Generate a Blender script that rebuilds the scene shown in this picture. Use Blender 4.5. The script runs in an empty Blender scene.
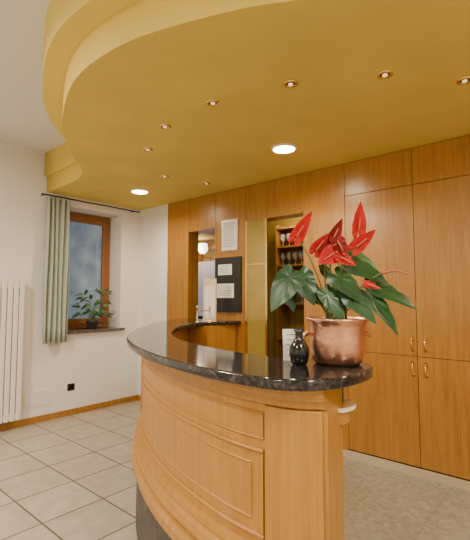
import bpy, math, random
from mathutils import Vector, Matrix
random.seed(4)
sc = bpy.context.scene
COL = sc.collection

# ------------------------------------------------------------------ materials
def new_mat(name):
    m = bpy.data.materials.new(name); m.use_nodes = True
    nt = m.node_tree
    return m, nt, nt.nodes['Principled BSDF']

def plain(name, col, rough=0.5, metal=0.0, emit=None, estr=0.0, bump=0.0, bscale=60, var=0.0, vscale=3.0, coat=0.0, trans=0.0):
    m, nt, b = new_mat(name)
    b.inputs['Base Color'].default_value = (*col, 1)
    b.inputs['Roughness'].default_value = rough
    b.inputs['Metallic'].default_value = metal
    b.inputs['Coat Weight'].default_value = coat
    b.inputs['Transmission Weight'].default_value = trans
    if emit:
        b.inputs['Emission Color'].default_value = (*emit, 1)
        b.inputs['Emission Strength'].default_value = estr
    tc = nt.nodes.new('ShaderNodeTexCoord')
    if var > 0:
        n = nt.nodes.new('ShaderNodeTexNoise'); n.inputs['Scale'].default_value = vscale; n.inputs['Detail'].default_value = 5
        r = nt.nodes.new('ShaderNodeValToRGB')
        r.color_ramp.elements[0].position = .3; r.color_ramp.elements[1].position = .7
        r.color_ramp.elements[0].color = (*[c*(1-var) for c in col], 1)
        r.color_ramp.elements[1].color = (*[min(1, c*(1+var)) for c in col], 1)
        nt.links.new(tc.outputs['Object'], n.inputs['Vector']); nt.links.new(n.outputs['Fac'], r.inputs['Fac'])
        nt.links.new(r.outputs['Color'], b.inputs['Base Color'])
    if bump > 0:
        n = nt.nodes.new('ShaderNodeTexNoise'); n.inputs['Scale'].default_value = bscale
        bp = nt.nodes.new('ShaderNodeBump'); bp.inputs['Strength'].default_value = bump; bp.inputs['Distance'].default_value = .004
        nt.links.new(tc.outputs['Object'], n.inputs['Vector']); nt.links.new(n.outputs['Fac'], bp.inputs['Height'])
        nt.links.new(bp.outputs['Normal'], b.inputs['Normal'])
    return m

def wood(name, c1, c2, c3, rough=0.32, stretch=(14, 14, .9), coat=.25):
    m, nt, b = new_mat(name)
    tc = nt.nodes.new('ShaderNodeTexCoord')
    mp = nt.nodes.new('ShaderNodeMapping'); mp.inputs['Scale'].default_value = stretch
    n1 = nt.nodes.new('ShaderNodeTexNoise'); n1.inputs['Scale'].default_value = 2.2; n1.inputs['Detail'].default_value = 8; n1.inputs['Distortion'].default_value = .6
    n2 = nt.nodes.new('ShaderNodeTexNoise'); n2.inputs['Scale'].default_value = 11; n2.inputs['Detail'].default_value = 3
    mx = nt.nodes.new('ShaderNodeMix'); mx.inputs['Factor'].default_value = .35
    r = nt.nodes.new('ShaderNodeValToRGB')
    e = r.color_ramp.elements
    e[0].position = .32; e[0].color = (*c1, 1); e[1].position = .7; e[1].color = (*c3, 1)
    x = e.new(.5); x.color = (*c2, 1)
    L = nt.links.new
    L(tc.outputs['Object'], mp.inputs['Vector']); L(mp.outputs['Vector'], n1.inputs['Vector']); L(mp.outputs['Vector'], n2.inputs['Vector'])
    L(n1.outputs['Fac'], mx.inputs[2]); L(n2.outputs['Fac'], mx.inputs[3]); L(mx.outputs[0], r.inputs['Fac'])
    L(r.outputs['Color'], b.inputs['Base Color'])
    b.inputs['Roughness'].default_value = rough; b.inputs['Coat Weight'].default_value = coat; b.inputs['Coat Roughness'].default_value = .2
    return m

def granite(name, c0=(.009,.009,.009), c1=(.03,.026,.026), c2=(.13,.105,.095), rough=.10, sc_=26, st=(1,1,1)):
    m, nt, b = new_mat(name)
    tc = nt.nodes.new('ShaderNodeTexCoord')
    mp = nt.nodes.new('ShaderNodeMapping'); mp.inputs['Scale'].default_value = st
    n1 = nt.nodes.new('ShaderNodeTexNoise'); n1.inputs['Scale'].default_value = sc_; n1.inputs['Detail'].default_value = 8; n1.inputs['Distortion'].default_value = 1.4
    n2 = nt.nodes.new('ShaderNodeTexVoronoi'); n2.inputs['Scale'].default_value = 90
    r = nt.nodes.new('ShaderNodeValToRGB'); e = r.color_ramp.elements
    e[0].position = .42; e[0].color = (*c0, 1); e[1].position = .78; e[1].color = (*c2, 1)
    x = e.new(.56); x.color = (*c1, 1)
    mx = nt.nodes.new('ShaderNodeMix'); mx.inputs['Factor'].default_value = .2
    L = nt.links.new
    L(tc.outputs['Object'], mp.inputs['Vector'])
    L(mp.outputs['Vector'], n1.inputs['Vector']); L(mp.outputs['Vector'], n2.inputs['Vector'])
    L(n1.outputs['Fac'], mx.inputs[2]); L(n2.outputs['Distance'], mx.inputs[3])
    L(mx.outputs[0], r.inputs['Fac']); L(r.outputs['Color'], b.inputs['Base Color'])
    b.inputs['Roughness'].default_value = rough
    return m

def floor_mat():
    m, nt, b = new_mat('floor_tiles')
    L = nt.links.new; N = nt.nodes.new
    tc = N('ShaderNodeTexCoord'); mp = N('ShaderNodeMapping'); mp.inputs['Location'].default_value = (.12, .05, 0)
    br = N('ShaderNodeTexBrick'); br.offset = 0; br.squash = 1
    br.inputs['Scale'].default_value = 1; br.inputs['Brick Width'].default_value = .42; br.inputs['Row Height'].default_value = .42
    br.inputs['Mortar Size'].default_value = .006; br.inputs['Mortar Smooth'].default_value = .1; br.inputs['Bias'].default_value = 0
    br.inputs['Color1'].default_value = (.50, .44, .345, 1); br.inputs['Color2'].default_value = (.455, .395, .31, 1); br.inputs['Mortar'].default_value = (.12, .095, .07, 1)
    L(tc.outputs['Object'], mp.inputs['Vector']); L(mp.outputs['Vector'], br.inputs['Vector'])
    n = N('ShaderNodeTexNoise'); n.inputs['Scale'].default_value = 9; n.inputs['Detail'].default_value = 6
    L(tc.outputs['Object'], n.inputs['Vector'])
    r = N('ShaderNodeValToRGB'); r.color_ramp.elements[0].position = .3; r.color_ramp.elements[1].position = .75
    r.color_ramp.elements[0].color = (.78, .77, .75, 1); r.color_ramp.elements[1].color = (1.0, 1.0, 1.0, 1)
    L(n.outputs['Fac'], r.inputs['Fac'])
    mu = N('ShaderNodeMix'); mu.data_type = 'RGBA'; mu.blend_type = 'MULTIPLY'; mu.inputs['Factor'].default_value = 1
    L(br.outputs['Color'], mu.inputs[6]); L(r.outputs['Color'], mu.inputs[7])
    L(mu.outputs[2], b.inputs['Base Color'])
    b.inputs['Roughness'].default_value = .33
    bp = N('ShaderNodeBump'); bp.inputs['Strength'].default_value = .4; bp.inputs['Distance'].default_value = .002; bp.invert = True
    L(br.outputs['Fac'], bp.inputs['Height']); L(bp.outputs['Normal'], b.inputs['Normal'])
    return m

def stone_floor_mat():
    m, nt, b = new_mat('floor_stone')
    L = nt.links.new; N = nt.nodes.new
    tc = N('ShaderNodeTexCoord')
    n = N('ShaderNodeTexNoise'); n.inputs['Scale'].default_value = 22; n.inputs['Detail'].default_value = 8; n.inputs['Distortion'].default_value = 1.0
    L(tc.outputs['Object'], n.inputs['Vector'])
    r = N('ShaderNodeValToRGB'); r.color_ramp.elements[0].position = .35; r.color_ramp.elements[1].position = .7
    r.color_ramp.elements[0].color = (.25, .225, .165, 1); r.color_ramp.elements[1].color = (.38, .345, .265, 1)
    L(n.outputs['Fac'], r.inputs['Fac'])
    br = N('ShaderNodeTexBrick'); br.offset = 0
    br.inputs['Scale'].default_value = 1; br.inputs['Brick Width'].default_value = .42; br.inputs['Row Height'].default_value = .42
    br.inputs['Mortar Size'].default_value = .003
    br.inputs['Color1'].default_value = (1, 1, 1, 1); br.inputs['Color2'].default_value = (.94, .94, .94, 1); br.inputs['Mortar'].default_value = (.7, .7, .7, 1)
    L(tc.outputs['Object'], br.inputs['Vector'])
    mu = N('ShaderNodeMix'); mu.data_type = 'RGBA'; mu.blend_type = 'MULTIPLY'; mu.inputs['Factor'].default_value = 1
    L(r.outputs['Color'], mu.inputs[6]); L(br.outputs['Color'], mu.inputs[7]); L(mu.outputs[2], b.inputs['Base Color'])
    b.inputs['Roughness'].default_value = .3
    return m

M = {}
M['white'] = plain('plaster_white', (.80, .775, .73), .85, bump=.15, bscale=90)
M['yellow'] = plain('plaster_yellow', (.72, .545, .10), .75, var=.07, vscale=2.2, bump=.1, bscale=50)
M['yellow2'] = plain('plaster_yellow_band', (.76, .60, .12), .75, var=.05, vscale=2.5, bump=.1, bscale=50)
M['wood'] = wood('oak_cabinet', (.30, .132, .022), (.38, .175, .030), (.45, .22, .042))
M['woodc'] = wood('oak_counter', (.34, .150, .022), (.42, .195, .032), (.49, .24, .045), rough=.38, coat=.1)
M['wooddark'] = wood('wood_window', (.20, .075, .018), (.27, .105, .028), (.33, .135, .04))
M['carcass'] = plain('cabinet_gap', (.06, .025, .008), .8)
M['granite'] = granite('granite_top')
M['plinth'] = granite('granite_plinth_mat', (.02,.018,.017), (.055,.046,.04), (.18,.145,.12), .4, 14, (3,3,.7))
M['sill'] = granite('granite_sill_mat', (.05,.045,.04), (.12,.10,.09), (.30,.26,.22), .3, 20)
M['tile'] = floor_mat()
M['stone'] = stone_floor_mat()
M['brass'] = plain('brass', (.78, .52, .18), .25, 1.0)
M['copper'] = plain('copper', (.80, .42, .27), .33, 1.0, bump=.5, bscale=40, var=.18, vscale=8)
M['steel'] = plain('steel', (.6, .58, .55), .3, 1.0)
M['black'] = plain('black_gloss', (.008, .008, .009), .15)
M['blackm'] = plain('black_matt', (.012, .012, .013), .5)
M['paper'] = plain('paper', (.82, .80, .74), .8)
M['print'] = plain('print_ink', (.25, .24, .23), .8)
M['cream'] = plain('cream_card', (.70, .58, .40), .7)
M['radiator'] = plain('radiator_enamel', (.80, .77, .70), .35)
M['curtain'] = plain('curtain_cloth', (.42, .48, .40), .95, bump=.3, bscale=200)
M['sheer'] = plain('sheer_cloth_glow', (.55, .55, .62), .9, emit=(.55, .6, .8), estr=.35)  # window light through the cloth put in as its own emission
M['glow'] = plain('lamp_glow', (1, .9, .7), .5, emit=(1, .80, .48), estr=30)
M['halo'] = plain('spot_glow', (1, .8, .6), .5, emit=(1, .68, .42), estr=1.2)
M['leaf'] = plain('leaf_green', (.014, .066, .016), .36, var=.3, vscale=9)
M['leaf2'] = plain('leaf_light', (.05, .15, .035), .42, var=.3, vscale=9)
M['stem'] = plain('stem_green', (.10, .17, .04), .5)
M['red'] = plain('spathe_red', (.44, .002, .003), .5, var=.2, vscale=14)
M['red2'] = plain('spathe_dark_red', (.17, .003, .004), .5, var=.3, vscale=14)
for k_ in ('red','red2'): M[k_].node_tree.nodes['Principled BSDF'].inputs['Specular IOR Level'].default_value = .25
M['spadix'] = plain('spadix', (.45, .12, .05), .5)
M['soil'] = plain('soil', (.03, .02, .012), .95, bump=.8, bscale=80)
M['olive'] = plain('olive_panel', (.33, .24, .045), .18, var=.12, vscale=4, coat=.4)
M['shelfwood'] = wood('shelf_wood', (.20, .09, .02), (.26, .12, .03), (.3, .14, .04))
M['glass'] = plain('glassware', (.85, .88, .88), .05, 0, trans=.7)
M['glow_pane'] = plain('window_pane_glow', (.12, .16, .19), .06, var=.8, vscale=4, coat=.5, emit=(.25, .34, .44), estr=.42)  # opaque pane: outdoor light and reflections put into its mottled colour and glow
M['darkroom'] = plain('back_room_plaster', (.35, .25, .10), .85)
M['potdark'] = plain('planter_dark', (.03, .03, .035), .4)
M['shelfwhite'] = plain('shelf_rim', (.78, .70, .56), .4)
M['skirt'] = plain('skirting_pale', (.52, .42, .28), .4)

# ------------------------------------------------------------------ mesh builder
class MB:
    def __init__(s): s.v = []; s.f = []; s.m = []; s.mats = []; s.sm = []
    def mi(s, k):
        if k not in s.mats: s.mats.append(k)
        return s.mats.index(k)
    def add(s, vs, fs, k, smooth=False):
        o = len(s.v); s.v += [tuple(v) for v in vs]; i = s.mi(k)
        for f in fs: s.f.append([o+a for a in f]); s.m.append(i); s.sm.append(smooth)
    def box(s, a, b, k):
        x0, y0, z0 = a; x1, y1, z1 = b
        vs = [(x0,y0,z0),(x1,y0,z0),(x1,y1,z0),(x0,y1,z0),(x0,y0,z1),(x1,y0,z1),(x1,y1,z1),(x0,y1,z1)]
        s.add(vs, [(0,3,2,1),(4,5,6,7),(0,1,5,4),(1,2,6,5),(2,3,7,6),(3,0,4,7)], k)
    def prism(s, pts, z0, z1, k, kside=None):
        n = len(pts)
        s.add([(p[0],p[1],z0) for p in pts], [list(range(n))[::-1]], k)
        s.add([(p[0],p[1],z1) for p in pts], [list(range(n))], k)
        vs = [(p[0],p[1],z0) for p in pts]+[(p[0],p[1],z1) for p in pts]
        s.add(vs, [(i,(i+1)%n,n+(i+1)%n,n+i) for i in range(n)], kside or k, n > 12)
    def lathe(s, c, prof, k, seg=32, cap=True, smooth=True):
        vs = []; fs = []
        for r, z in prof:
            for i in range(seg):
                a = 2*math.pi*i/seg; vs.append((c[0]+r*math.cos(a), c[1]+r*math.sin(a), c[2]+z))
        for j in range(len(prof)-1):
            for i in range(seg):
                fs.append((j*seg+i, j*seg+(i+1)%seg, (j+1)*seg+(i+1)%seg, (j+1)*seg+i))
        s.add(vs, fs, k, smooth)
        if cap:
            s.add(vs[:seg], [list(range(seg))[::-1]], k); s.add(vs[-seg:], [list(range(seg))], k)
    def tube(s, pts, r, k, seg=8, r2=None):
        pts = [Vector(p) for p in pts]; vs = []; n = len(pts); fs = []
        for j, p in enumerate(pts):
            t = (pts[min(j+1,n-1)]-pts[max(j-1,0)]).normalized()
            u = t.cross(Vector((0,0,1)));
            if u.length < .05: u = t.cross(Vector((1,0,0)))
            u.normalize(); w = t.cross(u)
            rr = r if r2 is None else r+(r2-r)*j/(n-1)
            for i in range(seg):
                a = 2*math.pi*i/seg; vs.append(p+u*math.cos(a)*rr+w*math.sin(a)*rr)
        for j in range(n-1):
            for i in range(seg): fs.append((j*seg+i, j*seg+(i+1)%seg, (j+1)*seg+(i+1)%seg, (j+1)*seg+i))
        s.add(vs, fs, k, True)
        s.add(vs[:seg], [list(range(seg))[::-1]], k); s.add(vs[-seg:], [list(range(seg))], k)
    def obj(s, name, parent=None, bevel=0, origin=None):
        me = bpy.data.meshes.new(name); me.from_pydata(s.v, [], s.f)
        for k in s.mats: me.materials.append(M[k])
        for p, i, q in zip(me.polygons, s.m, s.sm): p.material_index = i; p.use_smooth = q
        me.validate(); me.update()
        import bmesh
        bm = bmesh.new(); bm.from_mesh(me)
        if bevel: bmesh.ops.remove_doubles(bm, verts=bm.verts, dist=.00002)
        bmesh.ops.recalc_face_normals(bm, faces=bm.faces)
        bm.to_mesh(me); bm.free()
        o = bpy.data.objects.new(name, me); COL.objects.link(o)
        if parent: o.parent = parent
        if bevel:
            b = o.modifiers.new('bevel', 'BEVEL'); b.width = bevel; b.segments = 2; b.limit_method = 'ANGLE'; b.angle_limit = math.radians(40)
            b.harden_normals = False
        return o
def empty(name):
    e = bpy.data.objects.new(name, None); COL.objects.link(e); return e

def catmull(pts, n=12):
    P = [Vector(p) for p in pts]; out = []
    P = [2*P[0]-P[1]]+P+[2*P[-1]-P[-2]]
    for i in range(1, len(P)-2):
        a, b, c, d = P[i-1:i+3]
        for j in range(n):
            t = j/n
            out.append(.5*((2*b)+(c-a)*t+(2*a-5*b+4*c-d)*t*t+(-a+3*b-3*c+d)*t**3))
    out.append(P[-2]); return out

# ------------------------------------------------------------------ dimensions
XL, YB, ZS, ZC = -4.78, 3.453, 2.64, 3.10
XR, YF = 2.3, -2.6

# ------------------------------------------------------------------ shell
mb = MB(); mb.box((-7.2, YF-.2, -.12), (-2.0, 5.8, 0), 'tile'); mb.box((-2.0, YF-.2, -.12), (XR+.2, 1.3, 0), 'tile')
mb.box((-2.0, 1.3, -.12), (XR+.2, 5.8, 0), 'stone'); mb.obj('floor')
mb = MB(); mb.box((XL-.35, YF-.2, ZC), (XR+.2, YB+.2, ZC+.12), 'white'); mb.obj('ceiling')

NY0, NY1, NZ0, NZ1 = 2.25, 3.15, 1.0, 2.52
mb = MB()
mb.box((XL-.35, YF, 0), (XL, NY0, ZC), 'white'); mb.box((XL-.35, NY1, 0), (XL, YB, ZC), 'white')
mb.box((XL-.35, NY0, 0), (XL, NY1, NZ0-.03), 'white'); mb.box((XL-.35, NY0, NZ1), (XL, NY1, ZC), 'white')
mb.obj('wall_left')
mb = MB(); mb.box((XL-.35, YB, 0), (-4.18, YB+.17, ZC), 'white'); mb.obj('wall_back')
mb = MB(); mb.box((XR, YF, 0), (XR+.15, YB+.2, ZC), 'white'); mb.obj('wall_right')
mb = MB(); mb.box((XL-.35, YF-.15, 0), (XR+.15, YF, ZC), 'white'); mb.obj('wall_front')

# soffit
edge = catmull([(-4.0,2.10),(-3.70,1.98),(-3.3,1.66),(-2.9,1.39),(-2.43,1.18),(-2.10,1.09),(-1.80,1.08),(-1.50,1.13),(-1.09,1.28),(-.83,1.42),(-.45,1.62),(.1,1.78),(1.0,1.90),(XR,1.95)], 8)
edge = [Vector((XL,2.12)), Vector((-4.4,2.12))]+edge
def off(path, d):
    out = []
    for i, p in enumerate(path):
        t = (path[min(i+1,len(path)-1)]-path[max(i-1,0)]).normalized()
        dd = d*min(1, max(.25, (p.x+4.4)/1.3)) if p.x < -3 else d
        out.append(p+Vector((-t.y, t.x))*dd)
    return out
mb = MB()
low = [tuple(p) for p in edge]+[(XR, YB+.16), (-4.18, YB+.16), (-4.18, YB-.002), (XL, YB-.002)]
mb.prism(low, ZS, 2.82, 'yellow', 'yellow')
e2 = off(edge, -.13); e2[0] = Vector((XL, e2[0].y)); e2[-1] = Vector((XR, e2[-1].y))
up = [tuple(p) for p in e2]+[(XR, YB+.16), (-4.18, YB+.16), (-4.18, YB-.002), (XL, YB-.002)]
mb.prism(up, 2.82, ZC-.001, 'yellow2', 'yellow2')
mb.obj('ceiling_soffit')

# downlights
def big_light(name, x, y, power):
    e = empty(name)
    mb = MB(); mb.lathe((x,y,ZS), [(.108,.0),(.108,-.010),(.092,-.014),(.086,-.004)], 'radiator', 36, cap=False)
    mb.obj('trim_ring', e)
    mb = MB(); mb.lathe((x,y,ZS-.008), [(.090,.006),(.088,-.006),(.06,-.014),(.03,-.017)], 'glow', 36); mb.obj('diffuser', e)
    l = bpy.data.lights.new('bulb', 'SPOT'); l.energy = power; l.color = (1,.83,.60); l.shadow_soft_size = .08; l.spot_size = math.radians(165); l.spot_blend = .8
    o = bpy.data.objects.new('bulb', l); o.location = (x,y,ZS-.04); COL.objects.link(o); o.parent = e
def small_light(name, x, y, power):
    e = empty(name)
    mb = MB(); mb.lathe((x,y,ZS), [(.042,0),(.042,-.008),(.03,-.012),(.026,-.003)], 'brass', 24, cap=False); mb.obj('trim_ring', e)
    mb = MB(); mb.lathe((x,y,ZS-.004), [(.027,.003),(.027,0)], 'blackm', 24)
    mb.lathe((x,y,ZS-.006), [(.014,.002),(.013,-.004),(.006,-.007)], 'halo', 16); mb.obj('eyeball', e)
    l = bpy.data.lights.new('bulb', 'SPOT'); l.energy = power; l.color = (1,.8,.55); l.shadow_soft_size = .02; l.spot_size = math.radians(100); l.spot_blend = .6
    o = bpy.data.objects.new('bulb', l); o.location = (x,y,ZS-.02); COL.objects.link(o); o.parent = e
big_light('recessed_downlight', -1.87, 2.77, 95)
big_light('recessed_downlight', -3.91, 2.81, 75)
big_light('recessed_downlight', .7, 2.9, 95)
for x, y in [(-1.76,1.81),(-1.26,1.94),(-.81,2.20),(-.49,2.56),(-2.27,1.84),(-2.74,2.04),(-3.09,3.08),(-3.23,2.62)]:
    small_light('ceiling_spotlight', x, y, 4)
# fill lamps added out of view on the upper ceiling for warm ambient light
def hall_fill(x, y, power):
    e = empty('added_ceiling_fill')
    mb = MB(); mb.lathe((x,y,ZC), [(.06,0),(.06,-.03),(.22,-.05),(.24,-.09),(.2,-.13),(.1,-.15)], 'glowsoft', 32); mb.obj('shade', e)
    l = bpy.data.lights.new('bulb', 'AREA'); l.shape = 'DISK'; l.size = .5; l.energy = power; l.color = (1,.88,.73)
    o = bpy.data.objects.new('bulb', l); o.location = (x,y,ZC-.17); COL.objects.link(o); o.parent = e
M['glowsoft'] = plain('lamp_shade_glow', (1,.95,.85), .5, emit=(1,.86,.68), estr=4)
hall_fill(-3.1, -.2, 105); hall_fill(-.6, -1.4, 80); hall_fill(1.2, .4, 85)

# ------------------------------------------------------------------ wood wall
G = .0022
mb = MB()
def pan(x0, x1, z0, z1, k='wood'):
    mb.box((x0+G, YB, z0+G), (x1-G, YB+.02, z1-G), k)
def carc(x0, x1, z0, z1): mb.box((x0, YB+.012, z0), (x1, YB+.165, z1), 'carcass')
T = ZS-.002
carc(-4.178,-3.79,.002,T); carc(-3.79,-3.29,2.24,T); carc(-3.29,-2.85,.002,T); carc(-2.85,-2.09,2.26,T); carc(-2.09,XR-.002,.002,T)
pan(-4.18,-3.77,.06,T); pan(-3.77,-3.31,2.22,T); pan(-3.31,-2.83,.06,T); pan(-2.83,-2.47,2.24,T); pan(-2.47,-2.11,2.24,T)
pan(-2.11,-1.67,.06,T)
x = -1.67
while x < XR-.1:
    x1 = min(x+.6, XR)
    pan(x,x1,.07,.93); pan(x,x1,.93,2.33); pan(x,x1,2.33,T); x += .6
# reveals of the openings
for xa, xb, zt in [(-3.77,-3.31,2.22),(-2.83,-2.11,2.24)]:
    mb.box((xa-.02,YB-.004,.0),(xa,YB+.17,zt+.02),'wood'); mb.box((xb,YB-.004,.0),(xb+.02,YB+.17,zt+.02),'wood')
    mb.box((xa,YB-.004,zt),(xb,YB+.17,zt+.02),'wood')
mb.obj('wall_wood_panelling', bevel=.0015)
mb = MB(); mb.box((-1.67,YB-.012,0),(XR,YB+.004,.06),'skirt'); mb.box((-2.09,YB-.012,0),(-1.67,YB+.004,.058),'skirt')
mb.obj('baseboard_back')
# handles
for x, z, in [(-1.005,1.03),(-1.105,.83),(-1.005,.83),(-1.105,1.03)]:
    mb = MB()
    mb.tube([(x,YB,z-.045),(x,YB-.022,z-.04),(x,YB-.028,z),(x,YB-.022,z+.04),(x,YB,z+.045)],.0055,'brass')
    mb.box((x-.011,YB-.003,z-.06),(x+.011,YB,z-.03),'brass'); mb.box((x-.011,YB-.003,z+.03),(x+.011,YB,z+.06),'brass')
    mb.obj('door_handle')

# ------------------------------------------------------------------ back rooms
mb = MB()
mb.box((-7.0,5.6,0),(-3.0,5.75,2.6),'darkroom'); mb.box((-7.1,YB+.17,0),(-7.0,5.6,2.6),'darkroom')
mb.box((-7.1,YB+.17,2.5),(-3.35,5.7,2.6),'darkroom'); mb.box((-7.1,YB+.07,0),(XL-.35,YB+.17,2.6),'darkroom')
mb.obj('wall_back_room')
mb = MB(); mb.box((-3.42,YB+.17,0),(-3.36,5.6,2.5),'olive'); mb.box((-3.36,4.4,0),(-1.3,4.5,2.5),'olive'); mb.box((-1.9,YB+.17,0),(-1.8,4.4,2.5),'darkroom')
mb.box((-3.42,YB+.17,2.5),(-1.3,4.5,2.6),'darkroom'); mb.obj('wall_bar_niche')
e = empty('window_2')
mb = MB()
mb.box((-6.3,5.56,1.0),(-6.2,5.6,2.4),'wooddark'); mb.box((-5.2,5.56,1.0),(-5.1,5.6,2.4),'wooddark'); mb.box((-6.3,5.56,2.32),(-5.1,5.6,2.42),'wooddark'); mb.box((-6.3,5.56,.95),(-5.1,5.6,1.05),'wooddark')
mb.box((-5.75,5.56,1.0),(-5.68,5.6,2.4),'wooddark'); mb.obj('frame', e)
mb = MB(); n = 60; vs = []
for i in range(n+1):
    xx = -6.2+1.0*i/n
    vs += [(xx, 5.54+.015*math.sin(i*1.1), 1.05), (xx, 5.54+.015*math.sin(i*1.1), 2.1)]
mb.add(vs, [(2*i,2*i+2,2*i+3,2*i+1) for i in range(n)], 'sheer', True); mb.obj('sheer_curtain', e)
e = empty('wall_lamp'); LX = -5.48
mb = MB(); mb.lathe((LX,5.38,2.33),[(.05,-.1),(.10,-.02),(.08,.09)],'glowsoft',20); mb.tube([(LX,5.38,2.23),(LX,5.38,2.16),(LX,5.6,2.16)],.012,'brass'); mb.obj('shade', e)
l = bpy.data.lights.new('bulb','POINT'); l.energy=16; l.color=(1,.7,.4); l.shadow_soft_size=.1
o = bpy.data.objects.new('bulb', l); o.location=(LX,5.2,2.3); COL.objects.link(o); o.parent=e
l = bpy.data.lights.new('bulb','POINT'); l.energy=20; l.color=(1,.8,.5); l.shadow_soft_size=.1
e = empty('niche_ceiling_lamp')
mb = MB(); mb.lathe((-2.6,3.95,2.5),[(.07,0),(.07,-.03),(.04,-.05)],'glowsoft',20); mb.obj('shade', e)
o = bpy.data.objects.new('bulb', l); o.location=(-2.6,3.95,2.40); COL.objects.link(o); o.parent=e
# dining table glimpsed in the back room
mb = MB(); mb.box((-5.6,4.5,.72),(-4.6,5.1,.76),'wooddark')
for a_ in (-5.55,-4.7):
    for b_ in (4.55,5.0): mb.box((a_,b_,0),(a_+.05,b_+.05,.72),'wooddark')
mb.obj('dining_table')
# shelves in niche
bs = empty('bar_shelf_with_glasses')
mb = MB()
for z in [.5,.9,1.32,1.55,1.78,2.01,2.24]: mb.box((-2.90,4.12,z),(-2.0,4.4,z+.02),'shelfwood')
mb.box((-2.92,4.12,0),(-2.90,4.4,2.3),'shelfwood'); mb.box((-2.0,4.12,0),(-1.98,4.4,2.3),'shelfwood')
mb.obj('shelves', bs)
mb = MB()
for z in [1.34,1.57,1.80,2.03]:
    for i in range(10):
        xx = -2.86+i*.088
        mb.lathe((xx,4.2,z),[(.026,0),(.004,.008),(.004,.06),(.028,.08),(.032,.12),(.027,.155)],'glass' if z != 1.57 else 'paper',12,cap=False)
mb.obj('wine_glasses', bs)

# olive glass folding leaf in the second opening
mb = MB()
mb.box((-2.828,YB-.03,.02),(-2.80,YB-.006,2.235),'brass'); mb.box((-2.56,YB-.03,.02),(-2.535,YB-.006,2.235),'brass')
mb.box((-2.80,YB-.024,.02),(-2.56,YB-.012,2.235),'olive'); mb.box((-2.80,YB-.03,1.75),(-2.56,YB-.006,1.765),'brass')
mb.obj('folding_glass_door')

# notices
def notice(name, x0, x1, z0, z1, frame, inner, y=YB-.001, d=.012):
    e = empty(name); mb = MB()
    mb.box((x0,y-d,z0),(x1,y,z1),frame); mb.obj('frame', e)
    mb = MB()
    for (a,b,c,dd) in inner:
        mb.box((a,y-d-.002,c),(b,y-d,dd),'paper')
        z = dd-.025
        while z > c+.02:
            mb.box((a+.015,y-d-.003,z),(b-.015-random.random()*.04,y-d-.002,z+.005),'print'); z -= .018
    mb.obj('sheets', e)
notice('framed_notice', -3.20,-2.95,1.93,2.29,'steel',[(-3.185,-2.965,1.945,2.275)])
notice('notice_board', -3.29,-2.90,1.24,1.86,'blackm',[(-3.26,-3.0,1.40,1.56),(-3.24,-3.03,1.66,1.78)], d=.02)

# ------------------------------------------------------------------ counter
outer = [(-.85,1.045),(-1.1,1.06),(-1.5,1.16),(-1.88,1.32),(-2.3,1.57),(-2.8,2.0),(-3.25,2.5),(-3.62,3.02),(-3.84,3.44)]
cap_ = [(-.74,1.585),(-.66,1.545),(-.612,1.47),(-.595,1.36),(-.602,1.25),(-.632,1.16),(-.68,1.10),(-.75,1.06)]
inner = [(-2.90,3.44),(-2.95,3.2),(-3.02,2.85),(-2.68,2.33),(-2.16,1.84),(-1.69,1.58),(-1.25,1.455),(-1.0,1.46),(-.86,1.55)]
top = catmull(cap_+outer, 8)+catmull(inner, 8)
cnt = empty('reception_counter')
mb = MB(); mb.prism([tuple(p) for p in top], 1.112, 1.15, 'granite'); mb.obj('granite_top', cnt, bevel=.008)
path = catmull([(-.625,1.13),(-.70,1.072)]+outer, 10)
# arc-length resample
def resample(path, step):
    out = [path[0].copy()]; acc = 0
    for a, b in zip(path, path[1:]):
        L = (b-a).length
        while acc+L >= step:
            t = (step-acc)/L; a = a.lerp(b, t); out.append(a.copy()); L = (b-a).length; acc = 0
        acc += L
    return out
ST = .01
path = resample(path, ST)
NP = len(path)
nrm = []
for i in range(NP):
    t = (path[min(i+4,NP-1)]-path[max(i-4,0)]).normalized(); n = Vector((t.y,-t.x)); nrm.append(n)
nrm = [n if n.y > 0 or n.x > 0 else -n for n in nrm]
for i in range(12):
    w = (12-i)/12; nrm[i] = (nrm[i]*(1-w)+Vector((-.1,1)).normalized()*w).normalized()
for i in range(24):
    w = (24-i)/24; nrm[NP-1-i] = (nrm[NP-1-i]*(1-w)+Vector((1,0))*w).normalized()
def sweep(mb, prof, k, i0=0, i1=None, smooth=True):
    i1 = NP-1 if i1 is None else min(i1, NP-1)
    vs = []; n = len(prof); fs = []
    for i in range(i0, i1+1):
        for o_, z in prof:
            p = path[i]+nrm[i]*o_; vs.append((p.x,p.y,z))
    m_ = i1-i0
    for i in range(m_):
        for j in range(n): fs.append((i*n+j, i*n+(j+1)%n, (i+1)*n+(j+1)%n, (i+1)*n+j))
    mb.add(vs, fs, k, False)
    mb.add(vs[:n], [list(range(n))], k); mb.add(vs[-n:], [list(range(n))[::-1]], k)
mb = MB()
ZP = .375
sweep(mb, [(.28,ZP),(.088,ZP),(.058,ZP+.008),(.045,ZP+.025),(.045,ZP+.06),(.058,ZP+.082),(.074,ZP+.088),(.060,ZP+.10),(.054,ZP+.115),(.062,ZP+.14),(.080,ZP+.15),(.080,ZP+.162),(.084,ZP+.175),(.104,ZP+.185),(.104,1.035),(.09,1.042),(.080,1.065),(.066,1.07),(.055,1.09),(.055,1.111),(.28,1.111)], 'woodc', 2)
mb.box((-3.42,2.98,.0),(-2.97,3.43,1.111),'woodc')
mb.obj('body', cnt)
mb = MB(); sweep(mb, [(.27,.0),(.075,.0),(.075,ZP-.001),(.27,ZP-.001)], 'plinth', 3); mb.obj('granite_plinth', cnt)
def si(s): return int(round(s/ST))
mb = MB()
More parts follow.
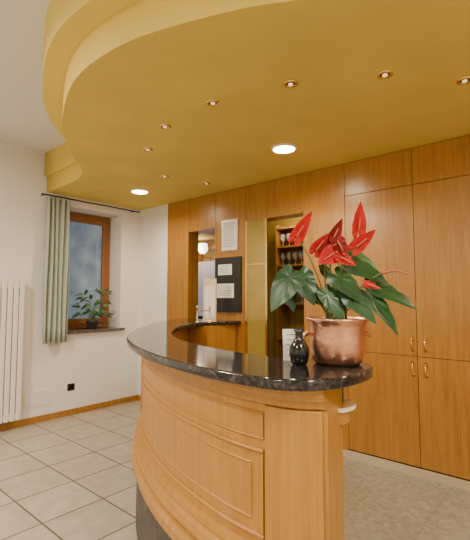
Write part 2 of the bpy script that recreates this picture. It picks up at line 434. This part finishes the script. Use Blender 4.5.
def frame(s0, s1, z0, z1, w=.016, o=.088):
    a, b = si(s0), si(s1); k = max(1, si(w))
    pr = lambda za, zb: [(.107,za),(o+.006,za),(o,za+.004),(o,zb-.004),(o+.006,zb),(.107,zb)]
    sweep(mb, pr(z0,z0+w), 'woodc', a, b); sweep(mb, pr(z1-w,z1), 'woodc', a, b)
    sweep(mb, pr(z0+w,z1-w), 'woodc', a, a+k); sweep(mb, pr(z0+w,z1-w), 'woodc', b-k, b)
for s0, s1 in [(.265,1.95),(2.05,3.3)]:
    frame(s0, s1, .915, 1.01, .010, .096)
    frame(s0, s1, .59, .885, .014, .093)
    frame(s0+.05, s1-.05, .64, .835, .010, .098)
# pilaster strips
for s0, s1 in ((.03,.10),(.105,.175),(.18,.25),(1.96,2.04)):
    sweep(mb, [(.107,ZP+.186),(.094,ZP+.186),(.091,ZP+.19),(.091,1.03),(.094,1.034),(.107,1.034)], 'woodc', si(s0), si(s1))
mb.obj('mouldings', cnt, bevel=.002)
# end shelf on staff side
mb = MB()
arc = [(-.675,1.34)]+[(-.735+.075*math.cos(a), 1.40+.10*math.sin(a)) for a in [math.radians(x) for x in range(-30,181,15)]]+[(-.81,1.34)]
mb.prism(arc, 1.0, 1.015, 'woodc','shelfwhite')
arc2 = [(x_*.8-.147, 1.34+(y_-1.34)*.8) for x_, y_ in arc]
mb.prism(arc2, .955, 1.0, 'woodc')
mb.obj('end_shelf', cnt)

# ------------------------------------------------------------------ frames helpers for things on the counter
a41 = math.radians(41); Fv = Vector((-math.sin(a41), math.cos(a41), 0)); Rv = Vector((math.cos(a41), math.sin(a41), 0)); Zv = Vector((0,0,1))
ZT = 1.1505
# vase
mb = MB(); mb.lathe((-.84,1.335,ZT),[(.026,0),(.032,.01),(.038,.04),(.036,.065),(.024,.085),(.014,.10),(.014,.115),(.021,.135),(.018,.135),(.010,.115)],'black',28); mb.obj('black_vase')
# cards
mb = MB(); c = Vector((-.905,1.40,ZT))
def slab(mb, c, w, h, t, k, lean=.15, rv=Rv, fv=Fv):
    up_ = (Zv+fv*lean).normalized()
    vs = []
    for d in (0,t):
        for s_, u_ in ((-1,0),(1,0),(1,1),(-1,1)): vs.append(c+rv*s_*w/2+up_*u_*h+fv*d)
    mb.add(vs, [(0,1,2,3),(7,6,5,4),(0,4,5,1),(1,5,6,2),(2,6,7,3),(3,7,4,0)], k)
slab(mb, c, .085,.125,.004,'paper'); 
for i in range(5): slab(mb, c-Fv*.001+(Zv+Fv*.15).normalized()*(.02+i*.02), .055,.004,.001,'print')
slab(mb, c+Fv*.035, .06,.09,.003,'paper',-.25); mb.obj('table_card')
mb = MB(); c = Vector((-3.07,3.12,ZT)); slab(mb, c, .14,.46,.01,'cream',.1); slab(mb, c-Fv*.003+Zv*.04, .11,.34,.002,'paper',.1); slab(mb, c+Fv*.10, .08,.2,.006,'cream',-.3)
mb.obj('menu_stand')
# brass gallery rail
mb = MB()
for q in (0,.16):
    b = Vector((-3.03,2.90,ZT))+Rv*q*.8; mb.lathe(b, [(.02,0),(.02,.006),(.007,.015),(.007,.14),(.012,.15),(.012,.165),(.004,.175)],'brass',16)
b = Vector((-3.03,2.90,ZT+.12)); mb.tube([b, b+Rv*.128],.006,'brass'); mb.obj('brass_rail_stand')
# black item on end shelf
mb = MB(); mb.lathe((-.725,1.40,1.0155),[(.024,0),(.027,.01),(.027,.06),(.018,.07),(.02,.08)],'blackm',24); mb.obj('pen_cup')

# ------------------------------------------------------------------ anthurium
pl = empty('potted_anthurium'); C = Vector((-.745,1.455,ZT))
mb = MB()
mb.lathe(C, [(.002,.004),(.080,.0),(.093,.012),(.102,.05),(.106,.10),(.105,.14),(.110,.155),(.118,.166),(.119,.171),(.112,.173),(.102,.15),(.100,.12)], 'copper', 48, cap=False)
mb.obj('copper_pot', pl)
mb = MB(); mb.lathe(C, [(.101,.138),(.100,.140),(.06,.15),(.002,.152)], 'soil', 32, cap=False); mb.obj('soil', pl)
for sg in (-1,1):
    mb = MB(); b = C+Rv*sg*.106+Zv*.12
    mb.tube([b+Fv*-.03, b+Rv*sg*.016+Fv*-.02+Zv*-.012, b+Rv*sg*.022+Zv*-.018, b+Rv*sg*.016+Fv*.02+Zv*-.012, b+Fv*.03],.005,'copper'); mb.obj('handle', pl)
TAB = [(0,.84),(10,.70),(22,.58),(38,.49),(55,.43),(75,.40),(95,.39),(115,.385),(135,.37),(152,.31),(168,.18),(180,.07)]
def rad(th):
    th = abs(th)
    for (a,ra),(b,rb) in zip(TAB, TAB[1:]):
        if th <= b: return ra+(rb-ra)*(th-a)/(b-a)
    return TAB[-1][1]
def W(l, d, z): return C+Rv*l+Fv*d+Zv*z
def leaf(mb, base, tip, wid, k, nh, curl=.18, fold=.12):
    base = Vector(base); tip = Vector(tip); L = (tip-base).length/.84
    d = (tip-base).normalized(); s_ = d.cross(nh).normalized(); n = s_.cross(d).normalized()
    ws = wid/(.78*L)
    vs = [base]; fs = []; K = 36; rings = 4
    for r_ in range(1, rings+1):
        q = r_/rings
        for i in range(K):
            th = -180+360*i/K; rr = rad(th)*L*q
            x = rr*math.cos(math.radians(th)); y = rr*math.sin(math.radians(th))*ws
            z = -curl*(x*x)/L + fold*abs(y) - .5*y*y/L + .006*math.sin(th*.12+x*40)*q*L*3
            vs.append(base+d*x+s_*y+n*z)
    for i in range(K): fs.append((0, 1+i, 1+(i+1)%K))
    for r_ in range(rings-1):
        o = 1+r_*K
        for i in range(K): fs.append((o+i, o+K+i, o+K+(i+1)%K, o+(i+1)%K))
    mb.add(vs, fs, k, True)
def stemto(mb, p, sag=.25, r=.003):
    a0 = C+Vector((random.uniform(-.035,.035), random.uniform(-.035,.035), .145))
    p = Vector(p); mid = Vector((a0.x+(p.x-a0.x)*sag, a0.y+(p.y-a0.y)*sag, a0.z+(p.z-a0.z)*.62))
    pts = [(a0*(1-t)**2+mid*2*t*(1-t)+p*t*t) for t in [i/10 for i in range(11)]]
    mb.tube(pts, r, 'stem', 6)
leaves = [(-.185,-.05,.325, -.265,-.08,.205, .11),(-.135,-.02,.33, -.095,-.06,.225,.09),(-.19,.03,.30,-.16,.0,.20,.08),
 (-.0,-.06,.325,.085,-.10,.235,.105),(.075,.0,.375,.205,-.03,.315,.10),(.07,.05,.43,.20,.06,.375,.09),(.16,.0,.29,.315,-.04,.215,.10),
 (.13,-.03,.25,.225,-.07,.115,.085),(.04,-.08,.245,.12,-.12,.165,.085),(-.05,-.07,.26,.01,-.10,.16,.07),(-.08,.05,.28,-.03,.06,.22,.09),
 (.05,.06,.33,.12,.10,.26,.10),(-.03,.07,.37,.03,.1,.30,.08),(.03,.02,.30,.0,-.05,.20,.08)]
mb = MB(); ms = MB()
for i,(a,b,c_,d,e_,f_,w) in enumerate(leaves):
    B = W(a,b,c_); T_ = W(d,e_,f_)
    nh = (-Fv*.75+Zv*.7+Rv*random.uniform(-.3,.3)).normalized()
    leaf(mb, B, T_, w, 'leaf' if i not in (5,) else 'leaf2', nh); stemto(ms, B)
mb.obj('leaves', pl)
fl = [(-.155,-.03,.485,-.10,-.05,.58,.055,'red'),(.09,.0,.515,.095,-.01,.628,.06,'red'),(.075,-.02,.445,.145,-.04,.51,.055,'red'),
 (-.012,.0,.475,.025,-.01,.56,.05,'red2'),(-.075,.0,.435,-.03,-.01,.50,.055,'red'),(-.025,-.05,.415,-.085,-.07,.375,.075,'red'),
 (.0,-.03,.465,.02,-.06,.395,.065,'red2'),(-.045,-.02,.43,.0,-.04,.46,.05,'red2'),(.005,-.06,.40,.055,-.08,.365,.05,'red'),(.10,-.06,.30,.145,-.08,.28,.03,'red')]
mf = MB()
for (a,b,c_,d,e_,f_,w,k) in fl:
    B = W(a,b,c_); T_ = W(d,e_,f_); nh = (-Fv*.95+Zv*.25+Rv*.2).normalized()
    leaf(mf, B, T_, w, k, nh, curl=-.1, fold=.35); stemto(ms, B, .3, .0026)
    dv = (T_-B).normalized()
    mf.tube([B-Fv*.006, B-Fv*.016+dv*.02, B-Fv*.02+dv*.045], .0045, 'spadix', 8, .002)
B = W(.17,-.02,.345); mf.tube([B, W(.22,-.03,.355), W(.262,-.04,.34)], .007,'spadix',10,.004); stemto(ms, B)
mf.obj('flowers', pl); ms.obj('stems', pl)

# ------------------------------------------------------------------ left wall items
mb = MB(); XP = XL-.27
def fr(y0,y1,z0,z1,w,x0,x1,k):
    mb.box((x0,y0,z0),(x1,y0+w,z1),k); mb.box((x0,y1-w,z0),(x1,y1,z1),k); mb.box((x0,y0+w,z0),(x1,y1-w,z0+w),k); mb.box((x0,y0+w,z1-w),(x1,y1-w,z1),k)
fr(2.26,3.145,1.005,2.515,.06,XP-.05,XP,'wooddark'); fr(2.32,3.085,1.065,2.455,.065,XP-.035,XP+.018,'wooddark')
mb.box((XP-.02,2.38,1.13),(XP-.012,3.02,2.39),'glow_pane')
mb.tube([(XP+.02,2.35,1.7),(XP+.05,2.35,1.7),(XP+.05,2.35,1.6)],.008,'brass'); mb.obj('window_1', bevel=.004)
mb = MB(); mb.box((XL-.3,2.24,NZ0-.03),(XL+.05,3.2,NZ0),'sill'); mb.obj('window_sill', bevel=.004)
e = empty('curtain')
mb = MB(); n = 90; zs = [.88+i*(2.57-.88)/10 for i in range(11)]; vs = []
for j, z in enumerate(zs):
    for i in range(n+1):
        t = i/n; yy = 2.09+.29*t
        vs.append((XL+.085+.028*math.sin(t*math.pi*2*5+.3*math.sin(z*2))+.006*math.sin(t*37), yy+.006*math.sin(z*3+t*9), z))
fs = [(j*(n+1)+i, j*(n+1)+i+1, (j+1)*(n+1)+i+1, (j+1)*(n+1)+i) for j in range(10) for i in range(n)]
mb.add(vs, fs, 'curtain', True); o = mb.obj('cloth', e)
s_ = o.modifiers.new('solid','SOLIDIFY'); s_.thickness = .003
mb = MB(); mb.tube([(XL+.085,2.03,2.59),(XL+.085,3.38,2.59)],.009,'blackm')
for y in (2.06,3.3): mb.tube([(XL,y,2.59),(XL+.085,y,2.59)],.006,'blackm')
mb.obj('rod', e)
# radiator
mb = MB()
for i in range(17):
    y = .86+i*.06
    mb.box((XL+.05,y,.10),(XL+.12,y+.05,1.59),'radiator')
    mb.box((XL+.06,y-.005,.12),(XL+.11,y+.055,.18),'radiator'); mb.box((XL+.06,y-.005,1.51),(XL+.11,y+.055,1.57),'radiator')
for z in (.3,1.4):
    for y in (1.0,1.7): mb.box((XL+.001,y,z),(XL+.06,y+.03,z+.03),'radiator')
mb.obj('radiator', bevel=.008)
mb = MB(); mb.box((XL,1.93,.17),(XL+.004,2.25,.36),'white'); mb.box((XL,1.945,.185),(XL+.007,2.235,.345),'radiator'); mb.obj('access_panel', bevel=.001)
mb = MB(); mb.box((XL,2.44,.29),(XL+.008,2.53,.37),'blackm'); mb.box((XL+.008,2.455,.305),(XL+.011,2.515,.355),'black'); mb.obj('wall_outlet', bevel=.002)
mb = MB(); mb.box((XL,YF,0),(XL+.015,YB,.07),'wood'); mb.obj('baseboard_left', bevel=.003)
mb = MB(); mb.box((XL+.015,YB-.015,0),(-4.18,YB,.07),'wood'); mb.obj('baseboard_1', bevel=.003)

# sill plant
sp = empty('potted_houseplant'); C2 = Vector((XL-.09,2.80,NZ0+.001))
mb = MB(); mb.lathe(C2, [(.05,0),(.055,.005),(.07,.09),(.075,.095),(.075,.11),(.066,.11),(.062,.09)],'potdark',28); mb.obj('pot', sp)
mb = MB()
for i in range(34):
    a = random.uniform(0,6.28); h_ = random.uniform(.12,.46); r_ = random.uniform(.05,.22)
    p = C2+Vector((math.cos(a)*r_*.5, math.sin(a)*r_, h_+.06)); a0 = C2+Vector((0,0,.09))
    mb.tube([a0, (a0+p)/2+Vector((0,0,.05)), p], .002,'stem',5)
    d = Vector((math.cos(a)*.5, math.sin(a), random.uniform(-.7,.3))).normalized()*random.uniform(.06,.10)
    leaf(mb, p, p+d, random.uniform(.035,.05), 'leaf' if i%3 else 'leaf2', Vector((.8,-.4,.6)).normalized())
mb.obj('foliage', sp)

# ------------------------------------------------------------------ world & camera
w = bpy.data.worlds.new('world'); sc.world = w; w.use_nodes = True
w.node_tree.nodes['Background'].inputs[0].default_value = (.25,.33,.5,1); w.node_tree.nodes['Background'].inputs[1].default_value = .3
cam = bpy.data.cameras.new('camera'); co = bpy.data.objects.new('camera', cam); COL.objects.link(co)
cam.sensor_width = 36; cam.lens = 27.27
co.location = (0,0,1.4); co.rotation_euler = (math.radians(93.9), 0, math.radians(41)); sc.camera = co
